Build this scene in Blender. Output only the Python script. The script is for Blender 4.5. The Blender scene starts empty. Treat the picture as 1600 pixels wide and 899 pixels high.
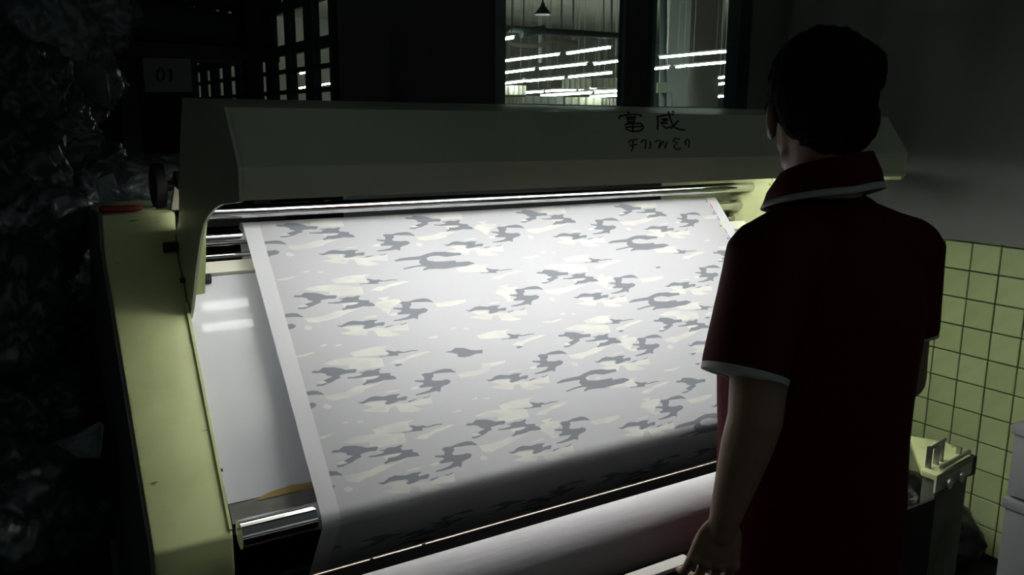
import bpy, bmesh, math, random
from mathutils import Vector, Matrix, noise
from math import sin, cos, radians, pi, atan2, sqrt
random.seed(7)
SC = bpy.context.scene
COL = SC.collection

# ------------------------------------------------------------------ camera
FPX = 1310.0; PITCH = radians(11.3); YAW = radians(32); ROLL = radians(0.5); CAMZ = 1.58
Fv = Vector((sin(YAW)*cos(PITCH), cos(YAW)*cos(PITCH), -sin(PITCH)))
R0 = Vector((cos(YAW), -sin(YAW), 0)); U0 = R0.cross(Fv)
Rv = R0*cos(ROLL) + U0*sin(ROLL); Uv = U0*cos(ROLL) - R0*sin(ROLL)
CAM = Vector((0, 0, CAMZ))
cd = bpy.data.cameras.new('camera'); cam = bpy.data.objects.new('camera', cd); COL.objects.link(cam)
cd.sensor_fit = 'HORIZONTAL'; cd.sensor_width = 36.0; cd.lens = 36.0*FPX/1600.0; cd.clip_start = 0.05; cd.clip_end = 200
m = Matrix((Rv, Uv, -Fv)).transposed().to_4x4(); m.translation = CAM
cam.matrix_world = m
SC.camera = cam

# ------------------------------------------------------------------ world, exposure
w = bpy.data.worlds.new('world'); SC.world = w; w.use_nodes = True
bgn = w.node_tree.nodes['Background']
bgn.inputs[0].default_value = (0.72, 0.86, 0.82, 1); bgn.inputs[1].default_value = 0.058
SC.view_settings.view_transform = 'Standard'; SC.view_settings.look = 'None'
SC.view_settings.exposure = 0.0; SC.view_settings.gamma = 1.0
try: SC.view_settings.use_curve_mapping = False
except Exception: pass
HOOD_FILL = 18.5      # emission of the front hood tubes, added to even the board's light
REAR_TUBE = 8.0       # emission of the two rear tubes
HALL_TUBE = 75.0      # emission of the tubes in the hall beyond

# measuring helpers: where the sight line of a photo pixel meets a plane of the room
def ray(x, y): return Fv + Rv*((x-800)/FPX) - Uv*((y-449.5)/FPX)
def atX(x, y, v): d = ray(x, y); return CAM + d*(v/d.x)
def atY(x, y, v): d = ray(x, y); return CAM + d*(v/d.y)
def atZ(x, y, v): d = ray(x, y); return CAM + d*((v-CAMZ)/d.z)
def atD(x, y, v): return CAM + ray(x, y)*v

# ------------------------------------------------------------------ materials
MATS = {}
def mat(name, col, rough=.5, metal=0., bump=0., bscale=40., var=0., vscale=8., coat=0., spec=.5, stretch=(1, 1, 1), sheen=0., emit=None, es=0., trans=0., col2=None, dist=.004):
    if name in MATS: return MATS[name]
    mm = bpy.data.materials.new(name); mm.use_nodes = True; MATS[name] = mm
    nt = mm.node_tree; b = nt.nodes['Principled BSDF']
    b.inputs['Base Color'].default_value = (*col, 1); b.inputs['Roughness'].default_value = rough
    b.inputs['Metallic'].default_value = metal; b.inputs['Specular IOR Level'].default_value = spec
    b.inputs['Coat Weight'].default_value = coat; b.inputs['Coat Roughness'].default_value = .04
    b.inputs['Sheen Weight'].default_value = sheen
    b.inputs['Transmission Weight'].default_value = trans
    if emit: b.inputs['Emission Color'].default_value = (*emit, 1); b.inputs['Emission Strength'].default_value = es
    tc = nt.nodes.new('ShaderNodeTexCoord'); mp = nt.nodes.new('ShaderNodeMapping')
    mp.inputs['Scale'].default_value = stretch
    nt.links.new(tc.outputs['Object'], mp.inputs['Vector'])
    if var > 0 or col2:
        n = nt.nodes.new('ShaderNodeTexNoise'); n.inputs['Scale'].default_value = vscale; n.inputs['Detail'].default_value = 6
        nt.links.new(mp.outputs[0], n.inputs['Vector'])
        r = nt.nodes.new('ShaderNodeValToRGB')
        c2 = col2 if col2 else tuple(c*(1-var) for c in col)
        r.color_ramp.elements[0].position = .35; r.color_ramp.elements[1].position = .65
        r.color_ramp.elements[0].color = (*c2, 1); r.color_ramp.elements[1].color = (*col, 1)
        nt.links.new(n.outputs['Fac'], r.inputs['Fac']); nt.links.new(r.outputs['Color'], b.inputs['Base Color'])
    if bump > 0:
        n = nt.nodes.new('ShaderNodeTexNoise'); n.inputs['Scale'].default_value = bscale; n.inputs['Detail'].default_value = 5
        nt.links.new(mp.outputs[0], n.inputs['Vector'])
        bp = nt.nodes.new('ShaderNodeBump'); bp.inputs['Strength'].default_value = bump; bp.inputs['Distance'].default_value = dist
        nt.links.new(n.outputs['Fac'], bp.inputs['Height']); nt.links.new(bp.outputs[0], b.inputs['Normal'])
    return mm
def worn_paint():
    """pale yellow-green machine enamel with ochre scratches and grime"""
    mm = mat('machine_enamel', (.40, .44, .22), .42, bump=.15, bscale=60, dist=.002)
    nt = mm.node_tree; b = nt.nodes['Principled BSDF']; L = nt.links
    tc = nt.nodes.new('ShaderNodeTexCoord')
    n1 = nt.nodes.new('ShaderNodeTexNoise'); n1.inputs['Scale'].default_value = 7; n1.inputs['Detail'].default_value = 8
    r1 = nt.nodes.new('ShaderNodeValToRGB'); r1.color_ramp.elements[0].position = .3; r1.color_ramp.elements[1].position = .62
    r1.color_ramp.elements[0].color = (.54, .60, .29, 1); r1.color_ramp.elements[1].color = (.66, .73, .37, 1)
    mp = nt.nodes.new('ShaderNodeMapping'); mp.inputs['Scale'].default_value = (12, 30, 55); mp.inputs['Rotation'].default_value = (0, .25, 0)
    n2 = nt.nodes.new('ShaderNodeTexNoise'); n2.inputs['Scale'].default_value = 1.0; n2.inputs['Detail'].default_value = 3
    r2 = nt.nodes.new('ShaderNodeValToRGB'); r2.color_ramp.elements[0].position = .70; r2.color_ramp.elements[1].position = .73
    r2.color_ramp.elements[0].color = (0, 0, 0, 1); r2.color_ramp.elements[1].color = (1, 1, 1, 1)
    mx = nt.nodes.new('ShaderNodeMix'); mx.data_type = 'RGBA'
    L.new(tc.outputs['Object'], n1.inputs['Vector']); L.new(tc.outputs['Object'], mp.inputs['Vector']); L.new(mp.outputs[0], n2.inputs['Vector'])
    L.new(n1.outputs['Fac'], r1.inputs['Fac']); L.new(n2.outputs['Fac'], r2.inputs['Fac'])
    L.new(r2.outputs['Color'], mx.inputs['Factor']); L.new(r1.outputs['Color'], mx.inputs['A']); mx.inputs['B'].default_value = (.20, .20, .06, 1)
    L.new(mx.outputs['Result'], b.inputs['Base Color'])
    return mm
ENAMEL = worn_paint()
ENAMEL_HOOD = mat('hood_enamel', (.60, .66, .50), .45, var=.15, vscale=3, bump=.05)
ENAMEL_IN = mat('white_enamel', (.75, .75, .70), .4)
CHROME = mat('chrome', (.55, .56, .57), .07, 1.0, bump=.03, bscale=8, stretch=(1, 40, 40))
STEEL = mat('brushed_steel', (.28, .28, .26), .35, .8, var=.3, vscale=20)
DSTEEL = mat('dark_steel', (.035, .04, .04), .4, .3, bump=.1)
BLACK = mat('black_paint', (.008, .008, .009), .55)
RUBBER = mat('black_rubber', (.012, .012, .012), .75)
REDPL = mat('red_plastic', (.16, .012, .012), .5)
BOLT = mat('pale_bolt', (.62, .60, .56), .35, .3)
ACRYL = mat('white_acrylic', (.66, .68, .74), .35, coat=.75, var=.06, vscale=1.5)
TAPE = mat('yellow_tape', (.38, .26, .08), .7)
FILL_TUBE = mat('added_hood_fill_tube', (.9, .9, .9), .4, emit=(1.0, .99, .97), es=HOOD_FILL)
TUBE2 = mat('rear_hood_lamp_tube', (.9, .9, .9), .4, emit=(1.0, .99, .97), es=REAR_TUBE)
HTUBE = mat('hall_lamp_tube', (.9, .9, .9), .4, emit=(.80, 1.0, .88), es=HALL_TUBE)
PAPER = mat('white_selvage', (.68, .69, .73), .75, sheen=.1)
CBASE = mat('print_grey', (.515, .525, .56), .8, bump=.08, bscale=900, dist=.0005)
CDARK = mat('print_dark_grey', (.215, .235, .265), .8)
CLIGHT = mat('print_pale_cream', (.67, .69, .635), .8, col2=(.55, .55, .555), vscale=1.0, stretch=(16, 40, 40))
CBLUE = mat('print_blue', (.10, .19, .45), .8); CRED = mat('print_red', (.55, .10, .12), .8)
CLIME = mat('print_lime', (.55, .70, .10), .8); CINK = mat('print_black', (.05, .06, .07), .8)
CLOTHW = mat('white_cloth', (.60, .59, .63), .85, bump=.25, bscale=60, stretch=(.15, 1, 1))
for mm in (PAPER, CBASE, CLIGHT, CDARK):      # thin cloth lets some light through
    nt = mm.node_tree; b = nt.nodes['Principled BSDF']; out = nt.nodes['Material Output']
    t_ = nt.nodes.new('ShaderNodeBsdfTranslucent'); t_.inputs[0].default_value = b.inputs['Base Color'].default_value
    x_ = nt.nodes.new('ShaderNodeMixShader'); x_.inputs[0].default_value = .30
    nt.links.new(b.outputs[0], x_.inputs[1]); nt.links.new(t_.outputs[0], x_.inputs[2]); nt.links.new(x_.outputs[0], out.inputs[0])
DRUM = mat('grey_green_drum', (.16, .19, .17), .45, .3)
WALL = mat('grey_wall', (.10, .115, .115), .8, var=.15, vscale=2)
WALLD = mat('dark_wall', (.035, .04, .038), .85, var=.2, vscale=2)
FRAME = mat('teal_frame', (.09, .13, .15), .5)
FRAMEL = mat('pale_lit_edge', (.75, .8, .8), .5)  # sill far paler than its frame, imitating hall light on it
FLOORM = mat('concrete', (.045, .045, .045), .6, var=.3, vscale=3, bump=.2)
GROUT = mat('dark_grout', (.035, .04, .03), .9)
TILEM = [mat('green_tile_%s' % 'abc'[i], c, .22, coat=.2, var=.10, vscale=9) for i, c in enumerate([(.66, .82, .40), (.69, .84, .42), (.62, .79, .37)])]
SHEET = mat('grey_sheet', (.27, .29, .275), .7, var=.08, vscale=2, bump=.08, bscale=6)
HWALL = mat('hall_wall', (.42, .41, .36), .9, var=.15, vscale=.5)
HDARK = mat('hall_dark_panel', (.34, .32, .29), .8)
HLIGHT = mat('hall_plaster', (.5, .5, .48), .8)
HBEIGE = mat('hall_beige', (.66, .60, .46), .8, var=.3, vscale=3)
HPIPE = mat('hall_pipe', (.06, .075, .08), .5)
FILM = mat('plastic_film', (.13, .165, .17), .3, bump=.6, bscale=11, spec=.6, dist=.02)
FILMD = mat('dark_plastic_film', (.05, .068, .072), .36, bump=.6, bscale=9, spec=.5, dist=.02)  # darker plastic film for most of the bundles
ROLLM = mat('dark_fabric_roll', (.05, .055, .055), .8)
SIGNM = mat('paper_sign', (.22, .22, .22), .8)
SKIN = mat('skin', (.27, .17, .115), .5, bump=.15, bscale=120, dist=.002)
HAIR = mat('black_hair', (.004, .004, .004), .9, spec=.12, bump=.8, bscale=120, stretch=(1, 1, .2), dist=.004)
SHIRT = mat('maroon_cotton', (.062, .003, .007), .85, bump=.15, bscale=300, sheen=.0, spec=.2, dist=.001)
TRIM = mat('pale_trim', (.42, .45, .43), .8)
TROUS = mat('dark_trousers', (.012, .012, .015), .9)
WHITEBOX = mat('white_plastic', (.38, .41, .42), .5)
BAGM = mat('black_plastic', (.008, .009, .009), .35, bump=.6, bscale=12, dist=.02)

# ------------------------------------------------------------------ object helpers
WLOC = {}
def empty(name, loc, label, cat, group=None):
    o = bpy.data.objects.new(name, None); COL.objects.link(o); o.location = loc; o.empty_display_size = .1
    WLOC[o] = Vector(loc)
    o['label'] = label; o['category'] = cat
    if group: o['group'] = group
    return o
def tag(o, label=None, cat=None, group=None, kind=None):
    if label: o['label'] = label
    if cat: o['category'] = cat
    if group: o['group'] = group
    if kind: o['kind'] = kind
    return o
def link(name, me, material=None, parent=None, smooth=False):
    """link a mesh given in world coordinates; its origin goes to the middle of its box"""
    if len(me.vertices):
        xs = [v.co for v in me.vertices]
        lo = Vector([min(c[i] for c in xs) for i in range(3)]); hi = Vector([max(c[i] for c in xs) for i in range(3)])
        c = (lo+hi)/2
    else: c = Vector((0, 0, 0))
    me.transform(Matrix.Translation(-c))
    o = bpy.data.objects.new(name, me); COL.objects.link(o)
    WLOC[o] = c
    if parent is not None:
        o.parent = parent; o.location = c - WLOC[parent]
    else: o.location = c
    if material is not None and not len(me.materials): me.materials.append(material)
    if smooth:
        me.polygons.foreach_set('use_smooth', [True]*len(me.polygons))
        try: me.set_sharp_from_angle(angle=radians(40))
        except Exception: pass
    return o
def mesh(name, v, f):
    me = bpy.data.meshes.new(name); me.from_pydata([tuple(p) for p in v], [], f); me.update()
    bm = bmesh.new(); bm.from_mesh(me); bmesh.ops.recalc_face_normals(bm, faces=bm.faces); bm.to_mesh(me); bm.free()
    return me
class MB:
    def __init__(s): s.v = []; s.f = []
    def add(s, v, f):
        n = len(s.v); s.v += [Vector(p) for p in v]; s.f += [tuple(i+n for i in q) for q in f]; return s
    def box(s, lo, hi):
        x0, y0, z0 = lo; x1, y1, z1 = hi
        return s.add([(x0,y0,z0),(x1,y0,z0),(x1,y1,z0),(x0,y1,z0),(x0,y0,z1),(x1,y0,z1),(x1,y1,z1),(x0,y1,z1)],
                     [(0,3,2,1),(4,5,6,7),(0,1,5,4),(1,2,6,5),(2,3,7,6),(3,0,4,7)])
    def prism(s, prof, x0, x1):
        """(Y,Z) outline extruded along X"""
        n = len(prof)
        return s.add([(x0, y, z) for y, z in prof]+[(x1, y, z) for y, z in prof],
                     [tuple(range(n)), tuple(range(2*n-1, n-1, -1))]+[(i, (i+1) % n, (i+1) % n+n, i+n) for i in range(n)])
    def poly(s, pts, off):
        """planar outline given a thickness vector"""
        n = len(pts); off = Vector(off)
        return s.add([Vector(p) for p in pts]+[Vector(p)+off for p in pts],
                     [tuple(range(n)), tuple(range(2*n-1, n-1, -1))]+[(i, (i+1) % n, (i+1) % n+n, i+n) for i in range(n)])
    def tube(s, p0, p1, r0, r1=None, n=16, caps=True):
        return s.path([p0, p1], [r0, r0 if r1 is None else r1], n, caps)
    def path(s, pts, rad, n=8, caps=True):
        pts = [Vector(p) for p in pts]
        if not isinstance(rad, (list, tuple)): rad = [rad]*len(pts)
        V = []; F = []; up = None
        for i, p in enumerate(pts):
            d = (pts[min(i+1, len(pts)-1)]-pts[max(i-1, 0)]).normalized()
            if up is None: up = Vector((0, 0, 1)) if abs(d.z) < .9 else Vector((1, 0, 0))
            a = d.cross(up).normalized(); b = a.cross(d); up = b
            for k in range(n):
                t = 2*pi*k/n; V.append(p+(a*cos(t)+b*sin(t))*rad[i])
        for i in range(len(pts)-1):
            for k in range(n):
                F.append((i*n+k, i*n+(k+1) % n, (i+1)*n+(k+1) % n, (i+1)*n+k))
        if caps: F.append(tuple(range(n-1, -1, -1))); F.append(tuple(range((len(pts)-1)*n, len(pts)*n)))
        return s.add(V, F)
    def ellipsoid(s, c, r, rot=None, nu=20, nv=14):
        c = Vector(c); V = []; F = []
        for j in range(nv+1):
            th = pi*j/nv
            for i in range(nu):
                ph = 2*pi*i/nu; p = Vector((r[0]*sin(th)*cos(ph), r[1]*sin(th)*sin(ph), r[2]*cos(th)))
                if rot is not None: p = rot @ p
                V.append(c+p)
        for j in range(nv):
            for i in range(nu): F.append((j*nu+i, j*nu+(i+1) % nu, (j+1)*nu+(i+1) % nu, (j+1)*nu+i))
        return s.add(V, F)
    def capsule(s, p0, r0, p1, r1, n=18):
        p0 = Vector(p0); p1 = Vector(p1); d = (p1-p0).normalized(); P = []; R = []
        for k in range(5): t = pi/2*k/5; P.append(p0-d*r0*cos(t)); R.append(max(r0*sin(t), 1e-4))
        P.append(p0); R.append(r0); P.append(p1); R.append(r1)
        for k in range(1, 6): t = pi/2*k/5; P.append(p1+d*r1*sin(t)); R.append(max(r1*cos(t), 1e-4))
        return s.path(P, R, n)
    def build(s, name, material, parent=None, smooth=False, bevel=0):
        me = mesh(name, s.v, s.f)
        if bevel:
            bm = bmesh.new(); bm.from_mesh(me)
            ed = [e for e in bm.edges if len(e.link_faces) == 2 and e.calc_face_angle(0) > .6]
            bmesh.ops.bevel(bm, geom=ed, offset=bevel, segments=2, profile=.6, affect='EDGES'); bm.to_mesh(me); bm.free(); smooth = True
        return link(name, me, material, parent, smooth)
def organic(name, mb, material, parent=None, voxel=.005, smooth=4, fold=None):
    """fuse the shapes of an MB into one continuous closed surface"""
    me = bpy.data.meshes.new(name+'_raw'); me.from_pydata([tuple(p) for p in mb.v], [], mb.f); me.update()
    o = bpy.data.objects.new(name+'_raw', me); COL.objects.link(o)
    r = o.modifiers.new('r', 'REMESH'); r.mode = 'VOXEL'; r.voxel_size = voxel
    sm = o.modifiers.new('s', 'SMOOTH'); sm.factor = .5; sm.iterations = smooth
    dg = bpy.context.evaluated_depsgraph_get(); dg.update()
    out = bpy.data.meshes.new_from_object(o.evaluated_get(dg)); out.name = name
    bpy.data.objects.remove(o); bpy.data.meshes.remove(me)
    if fold:
        ns = [v.normal.copy() for v in out.vertices]
        for v, n in zip(out.vertices, ns): v.co += n*fold(v.co)
    out.materials.clear()
    ob = link(name, out, material, parent)
    out.polygons.foreach_set('use_smooth', [True]*len(out.polygons))
    return ob

# ================================================================== THE SETTING
MB().box((-3.5, -1.5, -.06), (3.05, 5.2, 0)).build('floor', FLOORM); bpy.data.objects['floor']['kind'] = 'structure'
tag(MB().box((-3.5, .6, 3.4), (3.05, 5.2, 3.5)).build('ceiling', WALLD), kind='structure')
WX = 3.0; WY = 2.75; SILL = 1.642; HZ = 6.2
# right-hand wall: backing with joints of dark grout, tiles set proud of it below the sheet
wr = MB().box((WX+.004, -.4, 0), (WX+.12, WY, 3.4)).build('wall_right', GROUT); wr['kind'] = 'structure'
P = .1035
tm = []
for k in range(3):
    me = bpy.data.meshes.new('tile'); bm = bmesh.new()
    bmesh.ops.create_cube(bm, size=1); bmesh.ops.scale(bm, vec=(.008, P-.0045, P-.0045), verts=bm.verts)
    fe = [e for e in bm.edges if all(v.co.x < 0 for v in e.verts)]
    bmesh.ops.bevel(bm, geom=fe, offset=.0022, segments=1, affect='EDGES'); bm.to_mesh(me); bm.free()
    me.materials.append(TILEM[k]); tm.append(me)
for i in range(-9, 12):
    for j in range(-3, 9):
        y = 1.56+P*(i+.5); z = .332+P*(j+.5)
        if y > WY-.03 or z < 0.05: continue
        o = bpy.data.objects.new('tile', random.choice(tm)); COL.objects.link(o); o.parent = wr
        o.location = Vector((WX+random.uniform(-.0006, .0006), y, z))-WLOC[wr]
        o.rotation_euler = (0, random.uniform(-.004, .004), random.uniform(-.004, .004))
# hanging grey sheet above the tiles
def sheet_x(y, z): return WX-.028-.012*sin(y*13+z*.8)-.008*sin(y*29+1+z*1.5)-.01*noise.noise((y*3, z*2, 0))
V = []; Fc = []; ny = 90; nz = 24
for j in range(nz+1):
    for i in range(ny+1):
        y = -.3+(WY+.3)*i/ny; zb = 1.168-.018*(y-1.5)/.35*.5+.006*sin(y*9); zb = min(max(zb, 1.13), 1.2)
        z = zb+(3.38-zb)*(j/nz)**1.2; V.append((sheet_x(y, z), y, z))
n0 = len(V)
V += [(x+.003, y, z) for x, y, z in V]
for j in range(nz):
    for i in range(ny):
        a = j*(ny+1)+i; Fc.append((a, a+1, a+ny+2, a+ny+1)); Fc.append((a+n0+ny+1, a+n0+ny+2, a+n0+1, a+n0))
for i in range(ny): Fc.append((i, i+n0, i+1+n0, i+1))
tag(link('wall_sheet', mesh('wall_sheet', V, Fc), SHEET, smooth=True), 'grey sheet hanging in soft folds over the upper tiled wall', 'sheet')
# window wall behind the machine
PX = 1.07
wl = MB()
wl.box((PX, WY, 0), (WX, WY+.02, SILL-.01)); wl.box((PX, WY, 2.75), (WX, WY+.02, 3.4))
ax = lambda px: atY(px, 120, WY).x
w1a, w1b, w2a, w2b = ax(787.5), ax(967), ax(1020), ax(1135)
wl.box((PX, WY, SILL-.01), (w1a-.04, WY+.02, 2.75)); wl.box((w1b+.015, WY, SILL-.01), (w2a-.015, WY+.02, 2.75)); wl.box((w2b+.05, WY, SILL-.01), (WX+.1, WY+.02, 2.75))
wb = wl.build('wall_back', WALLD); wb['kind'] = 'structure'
def window(n, a, b, lf, rf):
    e = bpy.data.objects.new('window_%d' % n, None); COL.objects.link(e); e.location = (a, WY, SILL); WLOC[e] = Vector((a, WY, SILL)); e['kind'] = 'structure'
    for x0, x1 in ((a-lf, a), (b, b+rf)): MB().box((x0, WY-.012, SILL-.03), (x1, WY+.012, 2.76)).build('jamb', FRAME, e, bevel=.003)
    MB().box((a, WY-.012, SILL-.03), (b, WY+.03, SILL)).build('sill', FRAMEL, e, bevel=.003)
    MB().box((a, WY-.012, 2.72), (b, WY+.012, 2.76)).build('lintel', FRAME, e)
    return e
win1 = window(1, w1a, w1b, .045, .02); win2 = window(2, w2a, w2b, .02, .055)
gm = bpy.data.materials.new('window_glass'); gm.use_nodes = True; nt = gm.node_tree; nt.nodes.clear()
o_ = nt.nodes.new('ShaderNodeOutputMaterial'); t_ = nt.nodes.new('ShaderNodeBsdfTransparent'); g_ = nt.nodes.new('ShaderNodeBsdfGlossy'); mx_ = nt.nodes.new('ShaderNodeMixShader')
t_.inputs[0].default_value = (.93, .95, .94, 1); g_.inputs['Roughness'].default_value = .05; mx_.inputs[0].default_value = .05
nt.links.new(t_.outputs[0], mx_.inputs[1]); nt.links.new(g_.outputs[0], mx_.inputs[2]); nt.links.new(mx_.outputs[0], o_.inputs[0])
ca = atY(953, 0, WY+.012); cb = atY(950, 88, WY+.012); cc = atY(967, 90, WY+.012)
MB().poly([(w1a, WY+.012, SILL), (w1b, WY+.012, SILL), (w1b, WY+.012, cc.z), (cb.x, WY+.012, cb.z), (cb.x+.012, WY+.012, cb.z+.09), (w1a, WY+.012, cb.z+.12)], (0, .004, 0)).build('glass_pane', gm, win1)
MB().path([atY(967, 90, WY+.012), cb, atY(954, 62, WY+.012)], .0016, 6).build('broken_glass_edge', FRAMEL, win1)
MB().box((w2a, WY+.012, SILL), (w2b, WY+.0124, 2.72)).build('glass_pane', gm, win2)
# grille wall running back from the corner, and the dark store room beyond the machine
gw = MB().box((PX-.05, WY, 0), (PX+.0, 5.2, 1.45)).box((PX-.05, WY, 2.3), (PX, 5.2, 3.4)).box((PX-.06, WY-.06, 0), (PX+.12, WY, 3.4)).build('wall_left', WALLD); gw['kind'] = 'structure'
y = WY+.02
k = 0
while y < 5.1:
    MB().box((PX-.04, y, 1.45), (PX-.01, y+(.05 if k % 2 == 0 else .09), 2.3)).build('mullion', FRAME, gw); y += .235 if k % 2 == 0 else .27; k += 1
for z in (1.52, 1.60, 1.68, 1.76, 1.84, 2.0, 2.14, 2.25):
    MB().box((PX-.035, WY, z-.008 if z < 1.8 else z-.02), (PX-.015, 5.15, z+.008 if z < 1.8 else z+.02)).build('glazing_bar', FRAME, gw)
tag(MB().box((-3.5, 5.15, 0), (PX, 5.25, 3.4)).build('wall_store_back', WALLD), kind='structure')
bpy.data.objects['wall_store_back'].name = 'wall_rear'
tag(MB().box((-3.6, -.4, 0), (-3.5, 5.2, 3.4)).build('wall_far_left', WALLD), kind='structure')
# the lit hall beyond the windows
HX0, HX1, HY0, HY1 = PX, 46., WY+.02, 40.
def st(name, mb, m_): tag(mb.build(name, m_), kind='structure'); return bpy.data.objects[name]
st('wall_hall_back', MB().box((HX0, HY1, 0), (HX1, HY1+.2, HZ)), HWALL)
st('wall_hall_right', MB().box((HX1, WY, 0), (HX1+.2, HY1, HZ)), HWALL)
st('wall_hall_left', MB().box((PX, 5.25, 0), (PX+.02, HY1, HZ)), HWALL)
st('ceiling_hall', MB().box((HX0, HY0, HZ), (HX1, HY1, HZ+.2)), HWALL)
st('floor_hall', MB().box((HX0, HY0, -.06), (HX1, HY1, 0)), HLIGHT)
st('wall_hall_front', MB().box((WX+.1, WY, 0), (HX1, WY+.1, HZ)), HWALL)

# ---- hall furniture
def px3(x, y): return 760+x/3.995, y/3.995
tubes = [((120,380),(450,340),'front row, left one in the left window'), ((505,335),(770,297),'front row, right one in the left window'),
 ((115,455),(295,433),'second row, leftmost in the left window'), ((335,430),(620,400),'second row, middle of the left window'), ((675,402),(828,382),'second row, cut by the middle post'),
 ((115,522),(233,508),'third row, leftmost in the left window'), ((248,508),(480,487),'third row, middle of the left window'), ((515,482),(780,455),'third row, right in the left window'),
 ((188,582),(352,573),'fourth row, left in the left window'), ((372,570),(555,560),'fourth row, middle of the left window'), ((580,558),(780,538),'fourth row, right in the left window'),
 ((342,598),(655,580),'lowest row, left in the left window'), ((680,578),(828,568),'lowest row, upper right in the left window'), ((650,607),(828,595),'bottom right corner of the left window'),
 ((110,245),(165,235),'just peeping past the left jamb of the left window'),
 ((1085,360),(1503,322),'top row of the right window'), ((1035,432),(1135,422),'second row, left in the right window'), ((1185,420),(1240,413),'second row, short middle piece in the right window'), ((1255,412),(1500,390),'second row, right in the right window'),
 ((1452,488),(1490,483),'upper short far one at the right jamb'), ((1452,527),(1488,522),'middle short far one at the right jamb'), ((1450,605),(1480,602),'lowest short far one at the right jamb')]
for a, b, lab in tubes:
    A = atZ(*px3(*a), 2.62); B = atZ(*px3(*b), 2.62)
    dist = max((A-CAM).length, 1)
    if dist > 36: s_ = 36/dist; A = CAM+(A-CAM)*s_; B = CAM+(B-CAM)*s_
    if (B-CAM).length > 38: B = CAM+(B-CAM)*(38/(B-CAM).length)
    r = max(.014, (A-CAM).length*1.15/FPX)
    e = empty('tube_light', (A+B)/2+Vector((0, 0, .06)), 'hall tube light, '+lab, 'ceiling light', 'tube lights of the far hall')
    MB().tube(A, B, r, n=10).build('tube', HTUBE, e)
    d = (B-A).normalized(); sd = d.cross(Vector((0, 0, 1))).normalized()*r*1.5; up = Vector((0, 0, r*1.6))
    q = [A-d*.05-sd+up, A-d*.05+sd+up, B+d*.05+sd+up, B+d*.05-sd+up]
    MB().poly(q, (0, 0, r*1.6)).build('housing', HDARK, e)
    for t_ in (.15, .85): c_ = A.lerp(B, t_)+up; MB().tube(c_, Vector((c_.x, c_.y, HZ)), .006, n=5).build('hanger', HDARK, e)
# tubes seen through the grille
for (a, b, lab) in (((536, 102.5), (548, 99.5), 'through the pane beside the dark corner post'), ((500, 133), (509, 131.5), 'low in the narrow middle pane of the grille'), ((473, 137), (482, 135.5), 'lowest in the leftmost panes of the grille'), ((474, 114), (482, 112.5), 'higher in the leftmost panes of the grille')):
    A = atZ(*a, 2.62); B = atZ(*b, 2.62)
    if (A-CAM).length > 34: s_ = 34/(A-CAM).length; A = CAM+(A-CAM)*s_; B = CAM+(B-CAM)*s_
    ext = (B-A)*.6
    e = empty('tube_light', (A+B)/2, 'hall tube light, '+lab, 'ceiling light', 'tube lights of the far hall')
    MB().tube(A-ext, B+ext, max(.015, (A-CAM).length*1.1/FPX), n=10).build('tube', HTUBE, e)
a = atD(792, 45, 11); b = atD(965, 56, 11.9)
e = empty('overhead_pipe', (a+b)/2, 'thick dark pipe crossing the left window above the tube lights', 'pipe')
MB().tube(a, b, .045).build('pipe_run', HPIPE, e, True)
MB().tube(a+(b-a)*.12+Vector((0, 0, -.05)), a+(b-a)*.32+Vector((0, 0, .02)), .06).build('pipe_joint', HPIPE, e, True)
pts = [atD(px, py, 11.5) for px, py in ((795, 68), (815, 71), (835, 73), (848, 69), (865, 65), (885, 66), (903, 67))]
tag(MB().path(pts, .03, 8).build('cable_bundle', mat('cable_brown', (.22, .18, .14), .8), smooth=True), 'brown sagging cable bundle under the dark overhead pipe', 'cable')
a = atD(848, 23, 12); e = empty('pendant_lamp', a, 'dark conical pendant lampshade at the top of the left window', 'lamp')
MB().path([a, a+Vector((0, 0, .04)), a+Vector((0, 0, .12)), a+Vector((0, 0, .17))], [.12, .10, .035, .02], 20).build('lamp_shade', BLACK, e, True)
MB().tube(a+Vector((0, 0, .16)), a+Vector((0, 0, 1.2)), .012, n=8).build('cord', BLACK, e)
for i, (px, y0, y1, wd, lab) in enumerate(((844, 24, 97, .038, 'grey drop pole under the conical pendant lampshade'), (877, -20, 62, .016, 'thin hanging rod right of the conical pendant lampshade'),
        (801, -20, 92, .014, 'thin hanging rod nearest the left jamb of the left window'), (818, -20, 45, .012, 'thin hanging rod left of the conical pendant lampshade'), (895, -20, 60, .013, 'thin hanging rod above the cable bundle end'),
        (943, -20, 52, .013, 'thin hanging rod near the right jamb of the left window'), (955, -20, 55, .02, 'thicker grey rod beside the right jamb of the left window'))):
    tag(MB().tube(atD(px, y1, 24), atD(px+.8, y0, 24), wd*1.6, n=8).build('hanging_rod', HPIPE if i else HDARK), lab, 'rod')
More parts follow.
